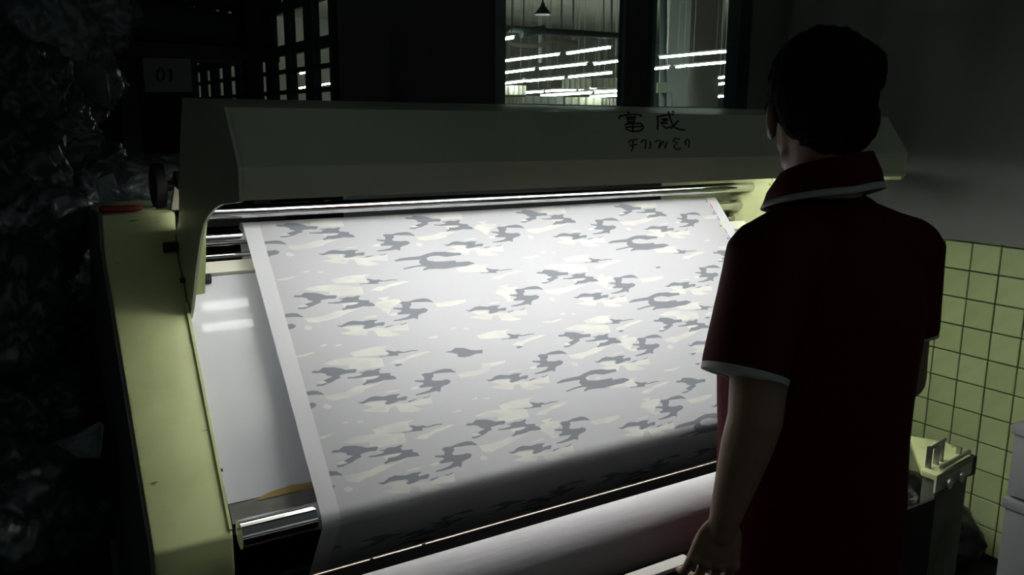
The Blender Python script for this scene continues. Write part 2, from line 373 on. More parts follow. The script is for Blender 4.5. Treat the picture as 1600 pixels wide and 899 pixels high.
# beige boxed goods and shelves low in the hall
for i, (x0, x1, y0, y1, mt_, lab) in enumerate(((789, 822, 134, 142, HBEIGE, 'low beige cabinet top at the left jamb of the left window'), (880, 922, 122, 133, HBEIGE, 'beige hanging board behind the third row of lamps'),
        (925, 966, 122, 131, HBEIGE, 'beige hanging board by the right jamb of the left window'), (789, 820, 152, 162, HBEIGE, 'beige stacked goods in the lower left corner of the left window'),
        (822, 880, 150, 166, HLIGHT, 'grey machine bulk low in the middle of the left window'), (884, 938, 152, 166, HBEIGE, 'beige shelves of goods low in the left window'), (940, 967, 154, 168, HBEIGE, 'beige carton stack in the lower right corner of the left window'))):
    D = 24+i*.7; a = atD(x0, y1, D); b = atD(x1, y0, D)
    bx = MB(); q = [atD(x0, y1+6, D), atD(x1, y1+6, D), atD(x1, y0, D), atD(x0, y0, D)]
    e = empty('storage_unit', (q[0]+q[1])/2, lab, 'shelves')
    bx.poly(q, Vector((Fv.x, Fv.y, 0))*.6).build('body', mt_, e)
    n_ = 5
    for k in range(n_):
        t0 = k/n_
        c0 = q[0].lerp(q[1], t0); c1 = q[3].lerp(q[2], t0)
        MB().tube(c0-Vector((Fv.x, Fv.y, 0))*.05, c1-Vector((Fv.x, Fv.y, 0))*.05, .03, n=6).build('upright', HDARK, e)
# pillar, pipe and switch box in the right window
def slab(name, x0, x1, y0, y1, D0, D1, thick, mt_, lab, cat, par=None):
    q = [atD(x0, min(y1, 165), D0), atD(x1, min(y1, 165), D1), atD(x1, y0, D1), atD(x0, y0, D0)]
    if y1 > 165: q[0].z = 0
    q[0].z = q[1].z = min(q[0].z, q[1].z); q[2].x, q[2].y = q[1].x, q[1].y; q[3].x, q[3].y = q[0].x, q[0].y; q[2].z = q[3].z
    o = MB().poly(q, Vector((Fv.x, Fv.y, 0))*thick).build(name, mt_, par)
    if lab: tag(o, lab, cat)
    return o
slab('plaster_pillar', 1040, 1073, -30, 600, 19, 19.3, .4, HLIGHT, 'pale plaster pillar in the middle of the right window', 'pillar')
slab('dark_partition', 1073, 1121, -30, 600, 21, 23, .3, HDARK, 'dark panelled partition filling the right half of the right window', 'partition')
e = empty('drain_pipe', atD(1036, 100, 18), 'vertical grey pipe left of the pale pillar in the right window', 'pipe')
MB().tube(atD(1034, 400, 18), atD(1037, -30, 18), .08).build('pipe_run', HPIPE, e, True)
e = empty('switch_box', atD(1035, 137, 17.7), 'small grey-green switch box on the vertical pipe', 'box')
slab('body', 1027, 1042, 129, 145, 17.7, 17.7, .15, mat('switch_box_paint', (.09, .10, .06), .6), None, None, e)
MB().path([atD(1042, 145, 17.7), atD(1049, 145, 17.7), atD(1050, 168, 17.7)], .015, 6).build('conduit', HPIPE, e)

# ================================================================== INSPECTION MACHINE
mach = empty('inspection_machine', (1.35, 1.8, 0), 'large pale green cloth inspection machine with lamp hood and sloping light board', 'machine')
prof = [(2.030, 1.368), (2.045, 1.291), (2.033, 1.256), (1.988, 1.205), (1.646, .740), (1.658, .0), (2.60, .0), (2.60, .80), (2.38, 1.26), (2.36, 1.36), (2.35, 1.368)]
prof2 = [(1.99, 1.25), (1.99, 0), (2.62, 0), (2.62, 1.25)]
for x0, x1, s_ in ((.207, .360, 1), (2.285, 2.40, -1)):
    col = MB().prism(prof if s_ > 0 else prof2, x0, x1).build('side_column', ENAMEL, mach, bevel=.008)
    # raised rim along the inner edge of the sloping face
    xr = x1 if s_ > 0 else x0
    rim = [(1.955, 1.171), (1.648, .752), (1.660, .743), (1.967, 1.162)]
    if s_ > 0: MB().prism(rim, xr-.007, xr-.001).build('edge_rim', ENAMEL, col)
    if s_ > 0:
        MB().prism([(y_+.012, z_) for y_, z_ in prof[:6]]+[(2.3, 0), (2.3, 1.36)], x0-.006, x0-.0005).build('shaded_column_side', mat('shaded_side_panel', (.16, .15, .16), .6), col)  # dark colour stands in for the shade on this unlit side
        for yy, zz in ((1.73, .85), (1.98, 1.18)): MB().tube((xr-.001, yy, zz), (xr+.004, yy, zz), .004, n=8).build('screw', DSTEEL, col)
# hood
XH0, XH1 = .365, 2.245
outer = [(1.894, 1.620), (1.540, 1.598), (1.466, 1.497), (1.470, 1.4395)]
inner = [(1.474, 1.441), (1.471, 1.496), (1.544, 1.593), (1.889, 1.614)]
hood = MB().prism(outer+inner, XH0, XH1).build('lamp_hood', ENAMEL_HOOD, mach, bevel=.0012)
MB().prism([(1.894, 1.620), (1.898, 1.620), (1.898, 1.47), (1.894, 1.47)], XH0, XH1).build('hood_back', ENAMEL_HOOD, hood)
MB().prism([(1.479, 1.445), (1.476, 1.494), (1.549, 1.588), (1.884, 1.608), (1.89, 1.475), (1.886, 1.475), (1.880, 1.602), (1.551, 1.583), (1.480, 1.492), (1.483, 1.445)], XH0+.01, XH1-.01).build('reflector', ENAMEL_IN, hood)
for y_, z_, x0_, mt_ in ((1.860, 1.485, .465, TUBE2), (1.797, 1.485, .465, TUBE2), (1.560, 1.495, .69, FILL_TUBE), (1.535, 1.495, .69, FILL_TUBE)):  # front pair is added fill, kept short so the board doesn't mirror it
    t = MB().tube((x0_, y_, z_), (2.19, y_, z_), .0115, n=12).build('lamp_and_fill_tube', mt_, hood, True)
    for x_ in (x0_-.02, 2.19): MB().tube((x_, y_, z_), (x_+.02, y_, z_), .014, n=12).build('tube_holder', ENAMEL_IN, hood)
# left end plate of the hood that sweeps down as a carrying arm
opx = [(285,153),(350,167),(372,262),(374,316),(360,318),(345,320),(335,326),(326,336),(318,350),(313,372),(309,400),(305,430),(302,462),(300,480),(297,497),(288,505),(274,500),(266,485),(264,440),(268,395),(279,345),(280,300),(281,220)]
pl = [atX(x, y, XH0-.004) for x, y in opx]
arm = MB().poly(pl, (.006, 0, 0)).build('arm_plate', ENAMEL_HOOD, mach)
fl = [((335,326),(336,325)), ((326,336),(329,335)), ((320,348),(324,344)), ((313,372),(322,370)), ((309,400),(322,399)), ((305,430),(321,430)), ((302,462),(320,459))]
V = []; Fc = []
for (a, b) in fl:
    A = atX(*a, XH0+.002); B = atY(*b, A.y); V += [A, B, A+Vector((0, .006, 0)), B+Vector((0, .006, 0))]
for i in range(len(fl)-1):
    a = i*4; Fc += [(a, a+1, a+5, a+4), (a+2, a+6, a+7, a+3), (a+1, a+3, a+7, a+5), (a, a+4, a+6, a+2)]
Fc += [(0, 2, 3, 1), (len(V)-4, len(V)-3, len(V)-1, len(V)-2)]
link('flange', mesh('flange', V, Fc), ENAMEL, arm)
for (px, py, r, l, nm) in ((277, 386, .012, .03, 'knob'), (289, 438, .006, .01, 'screw')):
    c = atX(px, py, XH0-.006); MB().tube(c, c-Vector((l, 0, 0)), r, n=14).build(nm, RUBBER, arm, True)
# right end plate and flange
pr = [(1.894,1.620),(1.540,1.598),(1.466,1.497),(1.470,1.4395),(1.48,1.475),(1.90,1.475),(1.95,1.40),(1.95,1.2),(2.05,1.05),(2.15,1.05),(2.12,1.4)]
arm2 = MB().prism(pr, XH1, XH1+.006).build('arm_plate', ENAMEL, mach)
MB().box((2.246, 1.936, 1.08), (2.37, 1.946, 1.418)).build('flange', ENAMEL, arm2, bevel=.002)
MB().box((2.268, 1.965, 1.12), (2.276, 2.52, 1.385)).build('inner_plate', ENAMEL, mach, bevel=.002)
a = atY(1210, 326, 1.936); MB().tube(a, a-Vector((0, .015, 0)), .010).build('bolt', BOLT, arm2, True)
MB().poly([atZ(x_, y_, 1.415) for x_, y_ in ((1335, 266), (1411, 266), (1416, 270), (1408, 276), (1335, 277))], (0, 0, -.010)).build('cap_ledge', ENAMEL, arm2)
# guide rollers
def rod(name, y, z, r, x0=.40, x1=2.268, m_=CHROME): return MB().tube((x0, y, z), (x1, y, z), r, n=28).build(name, m_, mach, True)
rod('guide_roller', 2.035, 1.361, .016)
rod('guide_roller', 2.088, 1.293, .0195)
rod('guide_roller', 2.11, 1.245, .010)
rod('bottom_roller', 1.607, .757, .030, .363)
rod('lower_roller', 1.87, .46, .035, .363)
for z_, r_ in ((1.361, .022), (1.293, .029)):
    for k in range(1): MB().tube((2.262, 2.035 if z_ > 1.3 else 2.088, z_), (2.269, 2.035 if z_ > 1.3 else 2.088, z_), r_, n=24).build('bearing_slot', DSTEEL, mach, True)
# light board behind the cloth
Q0 = Vector((0, 1.69, .789)); Q1 = Vector((0, 2.06, 1.225)); tb = (Q1-Q0).normalized(); nb = Vector((0, -tb.z, tb.y))
def bp(s, h): p = Q0+tb*s+nb*h; return (p.y, p.z)
LB = (Q1-Q0).length
MB().prism([bp(0, 0), bp(LB-.022, 0), bp(LB-.022, -.01), bp(0, -.01)], .362, 2.266).build('light_board', ACRYL, mach)
MB().prism([bp(LB-.02, .012), bp(LB+.012, .012), bp(LB+.012, -.03), bp(LB-.02, -.03)], .362, 2.266).build('board_frame', mat('cream_frame', (.8, .78, .68), .4), mach, bevel=.002)
MB().prism([bp(-.003, .004), bp(-.045, .004), bp(-.045, -.03), bp(-.003, -.03)], .362, 2.266).build('bottom_rail', STEEL, mach)
tp = [(.42, -.004), (.45, .004), (.50, .009), (.52, .006), (.56, .006), (.56, -.006), (.42, -.008)]
MB().add([(x, bp(s, .006)[0], bp(s, .006)[1]) for x, s in tp]+[(x, bp(s, .004)[0], bp(s, .004)[1]) for x, s in tp], [tuple(range(7)), tuple(range(13, 6, -1))]).build('tape_strip', TAPE, mach)
MB().prism([bp(.02, -.35), bp(LB, -.30), bp(LB, -.31), bp(.02, -.36)], .362, 2.266).build('board_back', ENAMEL_IN, mach)
c = Vector((.415, *bp(LB-.035, .012))); MB().tube(c, c+Vector((.012, 0, 0)), .012).build('clip', RUBBER, mach)
# black guard, its edge highlight made as a bright strip, lower frame, cloth rolls
MB().prism([(1.45, .716), (1.456, .716), (1.456, .05), (1.45, .05)], .37, 2.2).build('guard_plate', BLACK, mach)
for i, (xa, xb) in enumerate(((.37, .575), (.583, .69), (.698, 2.19))): MB().tube((xa, 1.447, .7175), (xb, 1.447, .7175), .0015, n=8).build('highlight_strip', mat('edge_highlight', (.75, .58, .5), .3, .7), mach)  # pale strip stands in for the highlight along the guard's top
rod('drive_drum', 1.185, .602, .092, .33, 1.60, DRUM)
MB().box((.33, 1.0, .795-.0), (1.017, 1.028, .8035)).build('front_bar', mat('front_bar_paint', (.62, .60, .58), .45), mach, bevel=.002)
MB().box((.33, 1.003, .0), (1.010, 1.010, .794)).build('front_apron', BLACK, mach)
MB().tube((1.022, 1.02, .785), (1.04, 1.02, .775), .008).build('bar_end_fitting', CHROME, mach, True)
MB().box((1.02, 1.14, 0), (2.02, 1.148, .62)).build('lower_apron', BLACK, mach)
for x_ in (.33,):
    MB().prism([(.99, .60), (1.40, .60), (1.40, .0), (.99, .0)], x_-.05, x_-.01).build('cradle_post', ENAMEL, mach, bevel=.004)
# right-hand cradle seen past the man
Zc = .66
def czp(px, py, z=Zc): return atZ(px, py, z)
fl_, fr_, br_, bl_ = czp(1464, 744), czp(1521, 714), czp(1476, 690), czp(1420, 681)
nf = (fl_-bl_); nf.z = 0
fl2 = czp(1440, 735)
top = [fl2, fl_, fr_, br_, bl_]
cap = MB().poly([p_+Vector((0, 0, -.016)) for p_ in top], (0, 0, .016)).build('cradle_cap', ENAMEL, mach, bevel=.002)
ins = lambda p_, k: (p_-(sum(top, Vector())/5))*k+(sum(top, Vector())/5)
MB().poly([Vector((ins(p_, .9).x, ins(p_, .9).y, 0)) for p_ in (fl_, fr_, br_, fl2)], (0, 0, Zc-.018)).build('cradle_post', mat('dark_mottled_enamel', (.16, .175, .12), .6, var=.5, vscale=9), mach, bevel=.004)  # enamel darker and blotchier than the cap's
lp = [fl_+(fl_-fl2)*0, fr_]; MB().poly([lp[0], lp[1], lp[1]-Vector((0, 0, .05)), lp[0]-Vector((0, 0, .05))], Vector((.0, .006, 0))).build('cap_lip', ENAMEL_HOOD, cap)
fd = (fr_-fl_); fd.z = 0; fd.normalize(); outn = Vector((fd.y, -fd.x, 0))
if outn.dot(CAM-fl_) < 0: outn = -outn
for t in (.24, .56):
    c = fl_.lerp(fr_, t)-Vector((0, 0, .032)); MB().tube(c, c+outn*.016, .0145, n=18).build('bolt', BOLT, cap)
def upr(px, py, h, w_=.010):
    c = czp(px, py); MB().poly([c, c+fd*w_, c+fd*w_+Vector((0, 0, h)), c+Vector((0, 0, h))], -outn*.012).build('bracket_tooth', STEEL, cap)
    return c
for px, py, h in ((1452, 733, .060), (1464, 727, .058), (1471, 722, .058), (1500, 711, .02)): upr(px, py, h)
a = czp(1452, 733)+Vector((0, 0, .06)); b = czp(1471, 722)+Vector((0, 0, .064)); MB().tube(a, b+fd*.01, .0045, n=6).build('bracket_bar', STEEL, cap)
a = czp(1470, 738)+Vector((0, 0, .012)); b = czp(1514, 712)+Vector((0, 0, .012)); MB().tube(a, b, .006, n=6).build('bracket_bar', STEEL, cap)
c = fr_+Vector((0, 0, -.03)); MB().box((c.x-.02, c.y-.0, c.z-.028), (c.x+.022, c.y+.045, c.z+.028)).build('clamp_block', BLACK, cap, bevel=.003)
# cloth batch roll
rl = empty('cloth_roll', (1.2, 1.2, .765), 'thick white cloth roll lying in the cradle below the sloping board', 'cloth roll')
MB().tube((.40, 1.2, .762), (1.72, 1.2, .762), .068, n=48).build('wound_cloth', CLOTHW, rl, True)
MB().tube((.36, 1.2, .762), (1.78, 1.2, .762), .02, n=16).build('core_tube', STEEL, rl, True)
# hand wheels and small things on the left column
c = atY(247, 291, 2.14)
hw = empty('hand_wheel', c, 'black hand wheel standing on edge beside the hood end', 'wheel')
MB().tube(c+Vector((-.012, 0, 0)), c+Vector((.012, 0, 0)), .055, n=32).build('rim', RUBBER, hw, bevel=.004)
MB().tube(c+Vector((-.018, 0, 0)), c+Vector((.075, 0, 0)), .012, n=16).build('axle', DSTEEL, hw, True)
MB().tube(c+Vector((.038, 0, 0)), c+Vector((.052, 0, 0)), .034, n=28).build('hub', RUBBER, hw, bevel=.003)
MB().box((c.x-.006, c.y-.02, 1.368), (c.x+.006, c.y+.02, c.z)).build('stand', DSTEEL, hw)
q = [atY(268, 328, 2.07), atY(281, 328, 2.07), atY(279, 297, 2.07), atY(273, 291, 2.07)]
tag(MB().poly(q, (0, .02, 0)).build('bearing_bracket', mat('bracket_paint', (.35, .33, .25), .6)), 'small pale bracket wedged between hand wheel and hood end', 'bracket')
a = Vector((.205, 2.06, 1.377)); b = Vector((.292, 2.055, 1.377))
sd = empty('screwdriver', a, 'red-handled screwdriver lying on top of the left column', 'tool')
MB().path([a+(b-a)*t for t in (0, .05, .2, .5, .8, .95, 1)], [.004, .008, .0085, .0075, .0085, .006, .004], 14).build('handle', REDPL, sd, True)
MB().tube(b, b+Vector((.03, 0, 0)), .003, n=8).build('shaft', CHROME, sd, True)

# handwriting in black marker on the hood front
INK = mat('marker_ink', (.03, .018, .012), .6)
def hoodpt(x, y):
    """pixel to the sloping upper or lower face of the hood front"""
    n1 = Vector((0, -(1.598-1.497), 1.540-1.466)).normalized()
    p0 = Vector((0, 1.466, 1.497)); d = ray(x, y); k = (p0-CAM).dot(n1)/d.dot(n1); p = CAM+d*k
    if p.z < 1.497: p = atY(x, y, 1.467)
    return p+n1*.0008
S1 = [[(31,10),(32,13)],[(17,21),(18,17),(30,15),(45,14),(52,16),(51,18)],[(28,19),(43,18)],[(30,22),(42,21),(41,25),(31,26),(30,22)],[(27,31),(28,29),(50,28),(54,31)],[(27,34),(29,38),(38,41),(50,40),(55,35),(54,31)],[(38,28),(39,40)],[(29,34),(52,33)],
      [(77,17),(78,28),(77,38)],[(76,18),(90,15),(102,14)],[(83,22),(92,21)],[(84,30),(88,24),(92,24)],[(82,27),(92,28)],[(86,32),(90,36),(97,34)],[(94,10),(97,22),(103,34),(112,38),(120,38)],[(110,24),(104,30),(98,36)],[(100,9),(103,11)]]
S2 = [[(32,59),(34,55),(46,53)],[(34,63),(45,61)],[(39,56),(39,66),(36,72)],[(51,58),(55,54),(59,54),(58,68)],[(66,56),(66,66),(64,68)],[(73,57),(79,54),(82,56),(79,68)],[(80,66),(86,56),(89,68),(92,57)],[(112,53),(104,52),(101,56),(108,59),(103,63),(104,68),(112,69),(113,66)],[(120,56),(124,53),(127,56),(126,66)],[(120,56),(121,62)]]
def ink(strokes, nm, r):
    mb = MB()
    for s in strokes:
        mb.path([hoodpt(950+x*1.0, 165+y*1.0) for x, y in s], r, 6)
    mb.build(nm, INK, hood)
ink(S1, 'marker_characters', .0022); ink(S2, 'marker_letters', .0016)

# ================================================================== PRINTED CLOTH
XC0, XC1 = .52, 2.12
P0 = Vector((0, 1.575, .781)); P1 = Vector((0, 2.071, 1.318)); tc_ = (P1-P0); LC = tc_.length; tc_.normalize(); nc = Vector((0, -tc_.z, tc_.y))
def uv(x, y):
    d = ray(x, y); k = (P0-CAM).dot(nc)/d.dot(nc); p = CAM+d*k; return (p.x-XC0, (p-P0).dot(tc_))
# profile of the cloth by arc length v: v<0 turns under the bottom roller, v>LC goes over the top roller
PROF = []
ang0 = atan2(tc_.z, tc_.y)
v = 0; p = Vector((P0.y, P0.z)); PROF.append((0.0, p.copy()))
def arc(p, a, turn, length, n):
    out = []; 
    for i in range(n):
        a2 = a+turn/n; am = (a+a2)/2; p = p+Vector((cos(am), sin(am)))*(length/n); a = a2; out.append(p.copy())
    return out, a
pts, a = arc(p.copy(), ang0+pi, radians(76), .048, 16)
neg = []; vv = 0
for q in pts: vv -= .048/16; neg.append((vv, q))
dirn = Vector((cos(a), sin(a))); last = neg[-1][1]
for s in (.1, .2, .3, .36): neg.append((vv-s, last+dirn*s))
VMIN = neg[-1][0]
pts, a = arc(Vector((P1.y, P1.z)), ang0, -radians(150), .066, 10)
posi = []; vv = LC
for q in pts: vv += .066/10; posi.append((vv, q))
dirn = Vector((cos(a), sin(a)))
for s in (.15, .5): posi.append((vv+s, posi[-1][1]+dirn*(s if s < .2 else .35)))
VMAX = posi[-1][0]
PROF = list(reversed(neg))+PROF+[(LC*.25, None), (LC*.5, None), (LC*.75, None), (LC, None)]+posi
PROF = [(v_, q if q is not None else Vector((P0.y, P0.z))+Vector((tc_.y, tc_.z))*v_) for v_, q in PROF]
def on_prof(v_):
    for i in range(len(PROF)-1):
        if PROF[i][0] <= v_ <= PROF[i+1][0]:
            t = (v_-PROF[i][0])/(PROF[i+1][0]-PROF[i][0]); return PROF[i][1].lerp(PROF[i+1][1], t)
    return PROF[0][1] if v_ < PROF[0][0] else PROF[-1][1]
Ac = lambda L, ox=480, oy=560: [uv(ox+x/6.658, oy+y/6.658) for x, y in L]
def rel(L, anchor): a = uv(*anchor); return [(u-a[0], v_-a[1]) for u, v_ in L]
D1 = [(40,155),(60,135),(120,133),(165,100),(280,98),(350,110),(400,125),(500,115),(515,125),(498,155),(430,160),(370,172),(330,185),(350,205),(300,225),(260,250),(215,268),(160,290),(100,295),(95,280),(160,270),(215,255),(165,238),(215,215),(265,195),(205,185),(190,165),(135,155),(90,160)]
D2 = [(515,152),(575,148),(620,130),(690,128),(745,108),(765,118),(740,140),(760,160),(865,158),(860,180),(910,192),(930,220),(860,228),(800,230),(740,250),(680,262),(630,268),(590,285),(565,275),(605,255),(615,230),(680,222),(730,205),(755,185),(700,188),(600,200),(510,212),(420,215),(415,203),(480,198),(545,185),(580,165)]
S_ = [(1185,178),(1215,160),(1285,155),(1350,130),(1440,112),(1490,115),(1545,145),(1545,153),(1480,150),(1400,157),(1310,165),(1315,195),(1290,222),(1310,238),(1400,235),(1450,222),(1495,240),(1475,270),(1420,290),(1390,310),(1385,355),(1340,345),(1270,365),(1200,380),(1130,390),(1125,380),(1200,360),(1270,335),(1310,300),(1240,305),(1180,312),(1155,300),(1215,270),(1200,258),(1120,250),(1120,235),(1215,232),(1215,200)]
T_ = [(515,462),(580,455),(640,415),(700,398),(800,402),(870,382),(970,374),(930,400),(935,420),(1020,398),(1045,405),(1025,440),(960,445),(900,470),(840,487),(805,480),(830,450),(800,440),(700,448),(640,455),(580,480)]
T2 = [(1040,453),(1085,440),(1135,425),(1135,431),(1100,447),(1060,462)]; T3 = [(1190,415),(1240,408),(1280,388),(1280,396),(1260,410),(1220,422)]
W_ = [(975,775),(1060,765),(1100,745),(1090,725),(1055,712),(1075,700),(1150,712),(1200,702),(1250,712),(1330,690),(1405,683),(1400,693),(1340,700),(1270,720),(1200,730),(1190,748),(1210,755),(1120,765),(1060,772),(1000,782)]
M_ = [(905,70),(950,62),(985,60),(985,72),(940,88),(915,82)]
B_ = [(230,205),(300,190),(340,160),(430,160),(500,180),(560,185),(625,178),(625,215),(560,220),(500,245),(440,258),(370,255),(365,225),(310,213)]
Z_ = [(105,515),(170,492),(260,480),(370,470),(440,445),(520,425),(640,422),(700,432),(800,432),(805,455),(740,462),(650,475),(560,462),(480,470),(440,490),(460,515),(560,525),(640,520),(745,512),(750,530),(880,520),(950,540),(860,570),(760,580),(640,600),(540,600),(460,605),(415,618),(400,608),(450,580),(400,575),(300,590),(210,608),(195,598),(280,578),(390,558),(360,530),(380,505),(270,510),(160,520),(115,525)]
dA = (494.3, 603.5); sA = (680, 597); tA = (557.3, 629.4); wA = (626.4, 676.4); mA = (615.9, 570.5)
MOT = {'D1': rel(Ac(D1), dA), 'D2': rel(Ac(D2), dA), 'S': rel(Ac(S_), sA), 'T': rel(Ac(T_), tA), 'T2': rel(Ac(T2), tA), 'T3': rel(Ac(T3), tA), 'W': rel(Ac(W_), wA), 'M': rel(Ac(M_), mA),
       'B': rel(Ac(B_, 660, 520), (694.5, 550.8)), 'Z': rel(Ac(Z_, 600, 330), (615.8, 407.3))}
LT = {'L1': (rel(Ac([(190,400),(230,385),(300,375),(400,350),(480,310),(540,290),(700,275),(800,240),(760,262),(640,312),(560,350),(450,390),(380,410),(320,440),(240,440),(195,425)]), dA)),
      'L2': (rel(Ac([(160,60),(300,12),(480,-5),(780,5),(800,90),(640,108),(540,128),(430,112),(430,75),(250,78)]), dA)),
      'L3': (rel(Ac([(670,750),(760,720),(850,690),(920,670),(1010,660),(1110,645),(1040,680),(1060,702),(1080,745),(960,765),(830,780),(720,790)]), wA)),
      'L4': (rel(Ac([(1115,845),(1180,800),(1260,780),(1360,730),(1480,695),(1545,692),(1450,735),(1330,780),(1260,820),(1240,845)]), wA)),
      'L5': (rel(Ac([(80,835),(150,815),(240,785),(315,772),(260,800),(180,835),(90,845)]), dA)),
      'L6': (rel(Ac([(165,490),(200,478),(250,490),(255,515),(220,532),(170,520)]), dA)),
      'L7': (rel(Ac([(1065,320),(1110,300),(1180,290),(1160,315),(1110,330)]), sA)),
      'L9': (rel(Ac([(800,360),(880,340),(975,325),(930,350),(830,365)]), tA)),
      'L8': (rel(Ac([(690,512),(890,490),(910,520),(1040,505),(1100,510),(1200,480),(1310,445),(1330,520),(1150,535),(1270,570),(1160,595),(1050,590),(1010,535),(960,540),(940,592),(840,590),(700,575),(810,545),(760,525)], 660, 520), (758.4, 594.3))),
      'L10': (rel(Ac([(960,430),(1020,410),(960,385),(1080,355),(1045,395),(1170,380),(1190,410),(1150,450),(1110,480),(1090,560),(1040,530),(1000,500),(930,480)], 700, 600), (897, 672))),
      'LA': (rel(Ac([(345,680),(420,655),(425,675),(370,687)]), wA)), 'LB': (rel(Ac([(510,665),(580,650),(585,670),(530,678)]), wA)),
      'LC': (rel(Ac([(1500,560),(1600,535),(1600,560),(1520,572)]), sA)),
      'LD': (rel(Ac([(95,250),(180,238),(205,252),(140,268)]), dA)), 'LE': (rel(Ac([(610,262),(560,210),(700,190),(745,190),(720,205),(620,225)]), dA)),
      'LF': (rel(Ac([(360,430),(600,385),(700,370),(700,400),(560,450),(400,470)], 660, 520), sA)), 'LG': (rel(Ac([(620,325),(870,290),(860,310),(700,360),(620,375)], 660, 520), (694.5, 550.8)))}
DI = [(494.3,603.5),(465.3,483.3),(437.5,371),(640.2,357),(814,347),(967,337),(736.8,685.3),(525.8,730),(1029.9,517.8),(846.9,442.2),(881,542),(1122,409.5)]
D1I = [(1066,614)]
SI = [(618,378),(793,362),(950,352),(1078,345),(645,483),(828,462),(975,445),(1108,430),(680,597),(862,567),(1013,540),(712,712),(897,672),(1050,637)]
TI = [(557.3,629.4),(524.6,509.5),(496,397),(692.3,382),(862.5,368.8),(1004.7,357.8),(895,464),(726.6,485),(1037.4,447),(928.5,564.8),(1073.4,539.8),(758.4,594.3),(793,707.4),(588.9,755.6),(965.6,668.6),(1110.4,634.8)]
WI = [(626.4,676.4),(589.9,557.6),(559.9,443.9),(749.4,426),(912,409.8),(1050,396.3),(1085.4,484.6),(945,505.8),(984,605.4),(782.4,529.8),(817.6,638.6)]
ZI = [(615.8,407.3),(949.5,379.5),(982.5,471.8),(870,598),(1054,668.6)]
MI = [(615.9,570.5),(1023.8,417.8),(966,516.8),(1101,496.5),(1078.6,552.8),(1086,568.6),(806,542),(829,341)]
inst_d = []; inst_l = []
def put(lst, M, at): lst.append([(at[0]+u, at[1]+v_) for u, v_ in M])
def many(keys, lst, L, src): 
    for p_ in L:
        a = uv(*p_)
        for k in keys: put(lst, src[k], a)
sv = [(.337, .051, .332), (.351, .243, .336), (.36, .447, .341), (.379, .656, .349)]
many(['D1', 'D2'], inst_d, DI, MOT); many(['D1'], inst_d, D1I, MOT); many(['T', 'T2', 'T3'], inst_d, TI, MOT); many(['W'], inst_d, WI, MOT); many(['Z'], inst_d, ZI, MOT); many(['M'], inst_d, MI, MOT); many(['B'], inst_d, [(694.5, 550.8)], MOT)
many(['L1', 'L2', 'L5', 'L6', 'LD', 'LE'], inst_l, DI, LT); many(['L8', 'L9'], inst_l, TI, LT); many(['L3', 'L4', 'LA', 'LB'], inst_l, WI, LT); many(['LG'], inst_l, [(694.5, 550.8)], LT)
many(['L10'], inst_l, [(897, 672), (828, 462), (1050, 637), (1013, 540), (975, 445), (645, 483), (793, 362)], LT)
for (u0, v0, du) in sv:
    for i in range(-1, 5):
        a = (u0+du*i, v0); put(inst_d, MOT['S'], a); put(inst_l, LT['L7'], a); put(inst_l, LT['LC'], a); put(inst_l, LT['LF'], a)
# the same print goes on where the cloth turns under the roller and beyond the top
for j, (u0, v0, du) in enumerate(((.328, -.15, .33), (.32, -.35, .33), (.385, .87, .349))):
    for i in range(-1, 5):
        a = (u0+du*i, v0); put(inst_d, MOT['S'], a); put(inst_l, LT['LF'], a)
        put(inst_d, MOT['D1'], (a[0]-.22, v0-.02)); put(inst_d, MOT['D2'], (a[0]-.22, v0-.02)); put(inst_d, MOT['T'], (a[0]-.14, v0-.05)); put(inst_d, MOT['W'], (a[0]-.06, v0-.11)); put(inst_l, LT['L8'], (a[0]-.14, v0-.05)); put(inst_l, LT['L4'], (a[0]-.06, v0-.11))
MARG, RM = .040, .045        # white selvages left and right
UW = XC1-XC0
verts = []; edges = []; faces = []; kinds = []
def clip_poly(P_, u0, u1):
    def cut(P, f, edge, keep_gt):
        out = []
        for i in range(len(P)):
            a, b = P[i], P[(i+1) % len(P)]
            ia = (a[0] >= edge) if keep_gt else (a[0] <= edge); ib = (b[0] >= edge) if keep_gt else (b[0] <= edge)
            if ia: out.append(a)
            if ia != ib: t = (edge-a[0])/(b[0]-a[0]); out.append((edge, a[1]+t*(b[1]-a[1])))
        return out
    P_ = cut(P_, 0, u0, True)
    return cut(P_, 0, u1, False) if len(P_) > 2 else P_
def add_face(P_, kind):
    P_ = [(u, min(max(v_, VMIN+.002), VMAX-.002)) for u, v_ in clip_poly(P_, MARG, UW-RM)]
    if len(P_) < 3 or max(v_ for u, v_ in P_)-min(v_ for u, v_ in P_) < 1e-4: return
    if sum(P_[i][0]*P_[(i+1) % len(P_)][1]-P_[(i+1) % len(P_)][0]*P_[i][1] for i in range(len(P_))) < 0: P_ = P_[::-1]
    n = len(verts); verts.extend(P_); faces.append(list(range(n, n+len(P_)))); kinds.append(kind)
def quadf(u0, u1, v0, v1, kind):
    n = len(verts); verts.extend([(u0, v0), (u1, v0), (u1, v1), (u0, v1)]); faces.append([n, n+1, n+2, n+3]); kinds.append(kind)
quadf(0, UW, VMIN, VMAX, 0)
quadf(MARG, UW-RM, VMIN, VMAX, 1)
for P_ in inst_l: add_face(P_, 2)
for P_ in inst_d: add_face(P_, 3)
v_ = VMIN+.01; seq = [6, 5, 4, 6, 5, 7, 6, 7]
k = 0
while v_ < VMAX-.05:      # printers' colour control patches beside the right selvage
    c_ = (4, 4, 5, 6)[k % 4]; quadf(UW-RM+.001, UW-RM+.005, v_, v_+.022, c_)
    if k % 2: quadf(UW-RM-.009, UW-RM-.004, v_+.004, v_+.010, 7)
    v_ += .026; k += 1
for pv, _ in PROF[1:-1]:
    n = len(verts); verts.extend([(0, pv), (UW, pv)]); edges.append((n, n+1))
from mathutils.geometry import delaunay_2d_cdt
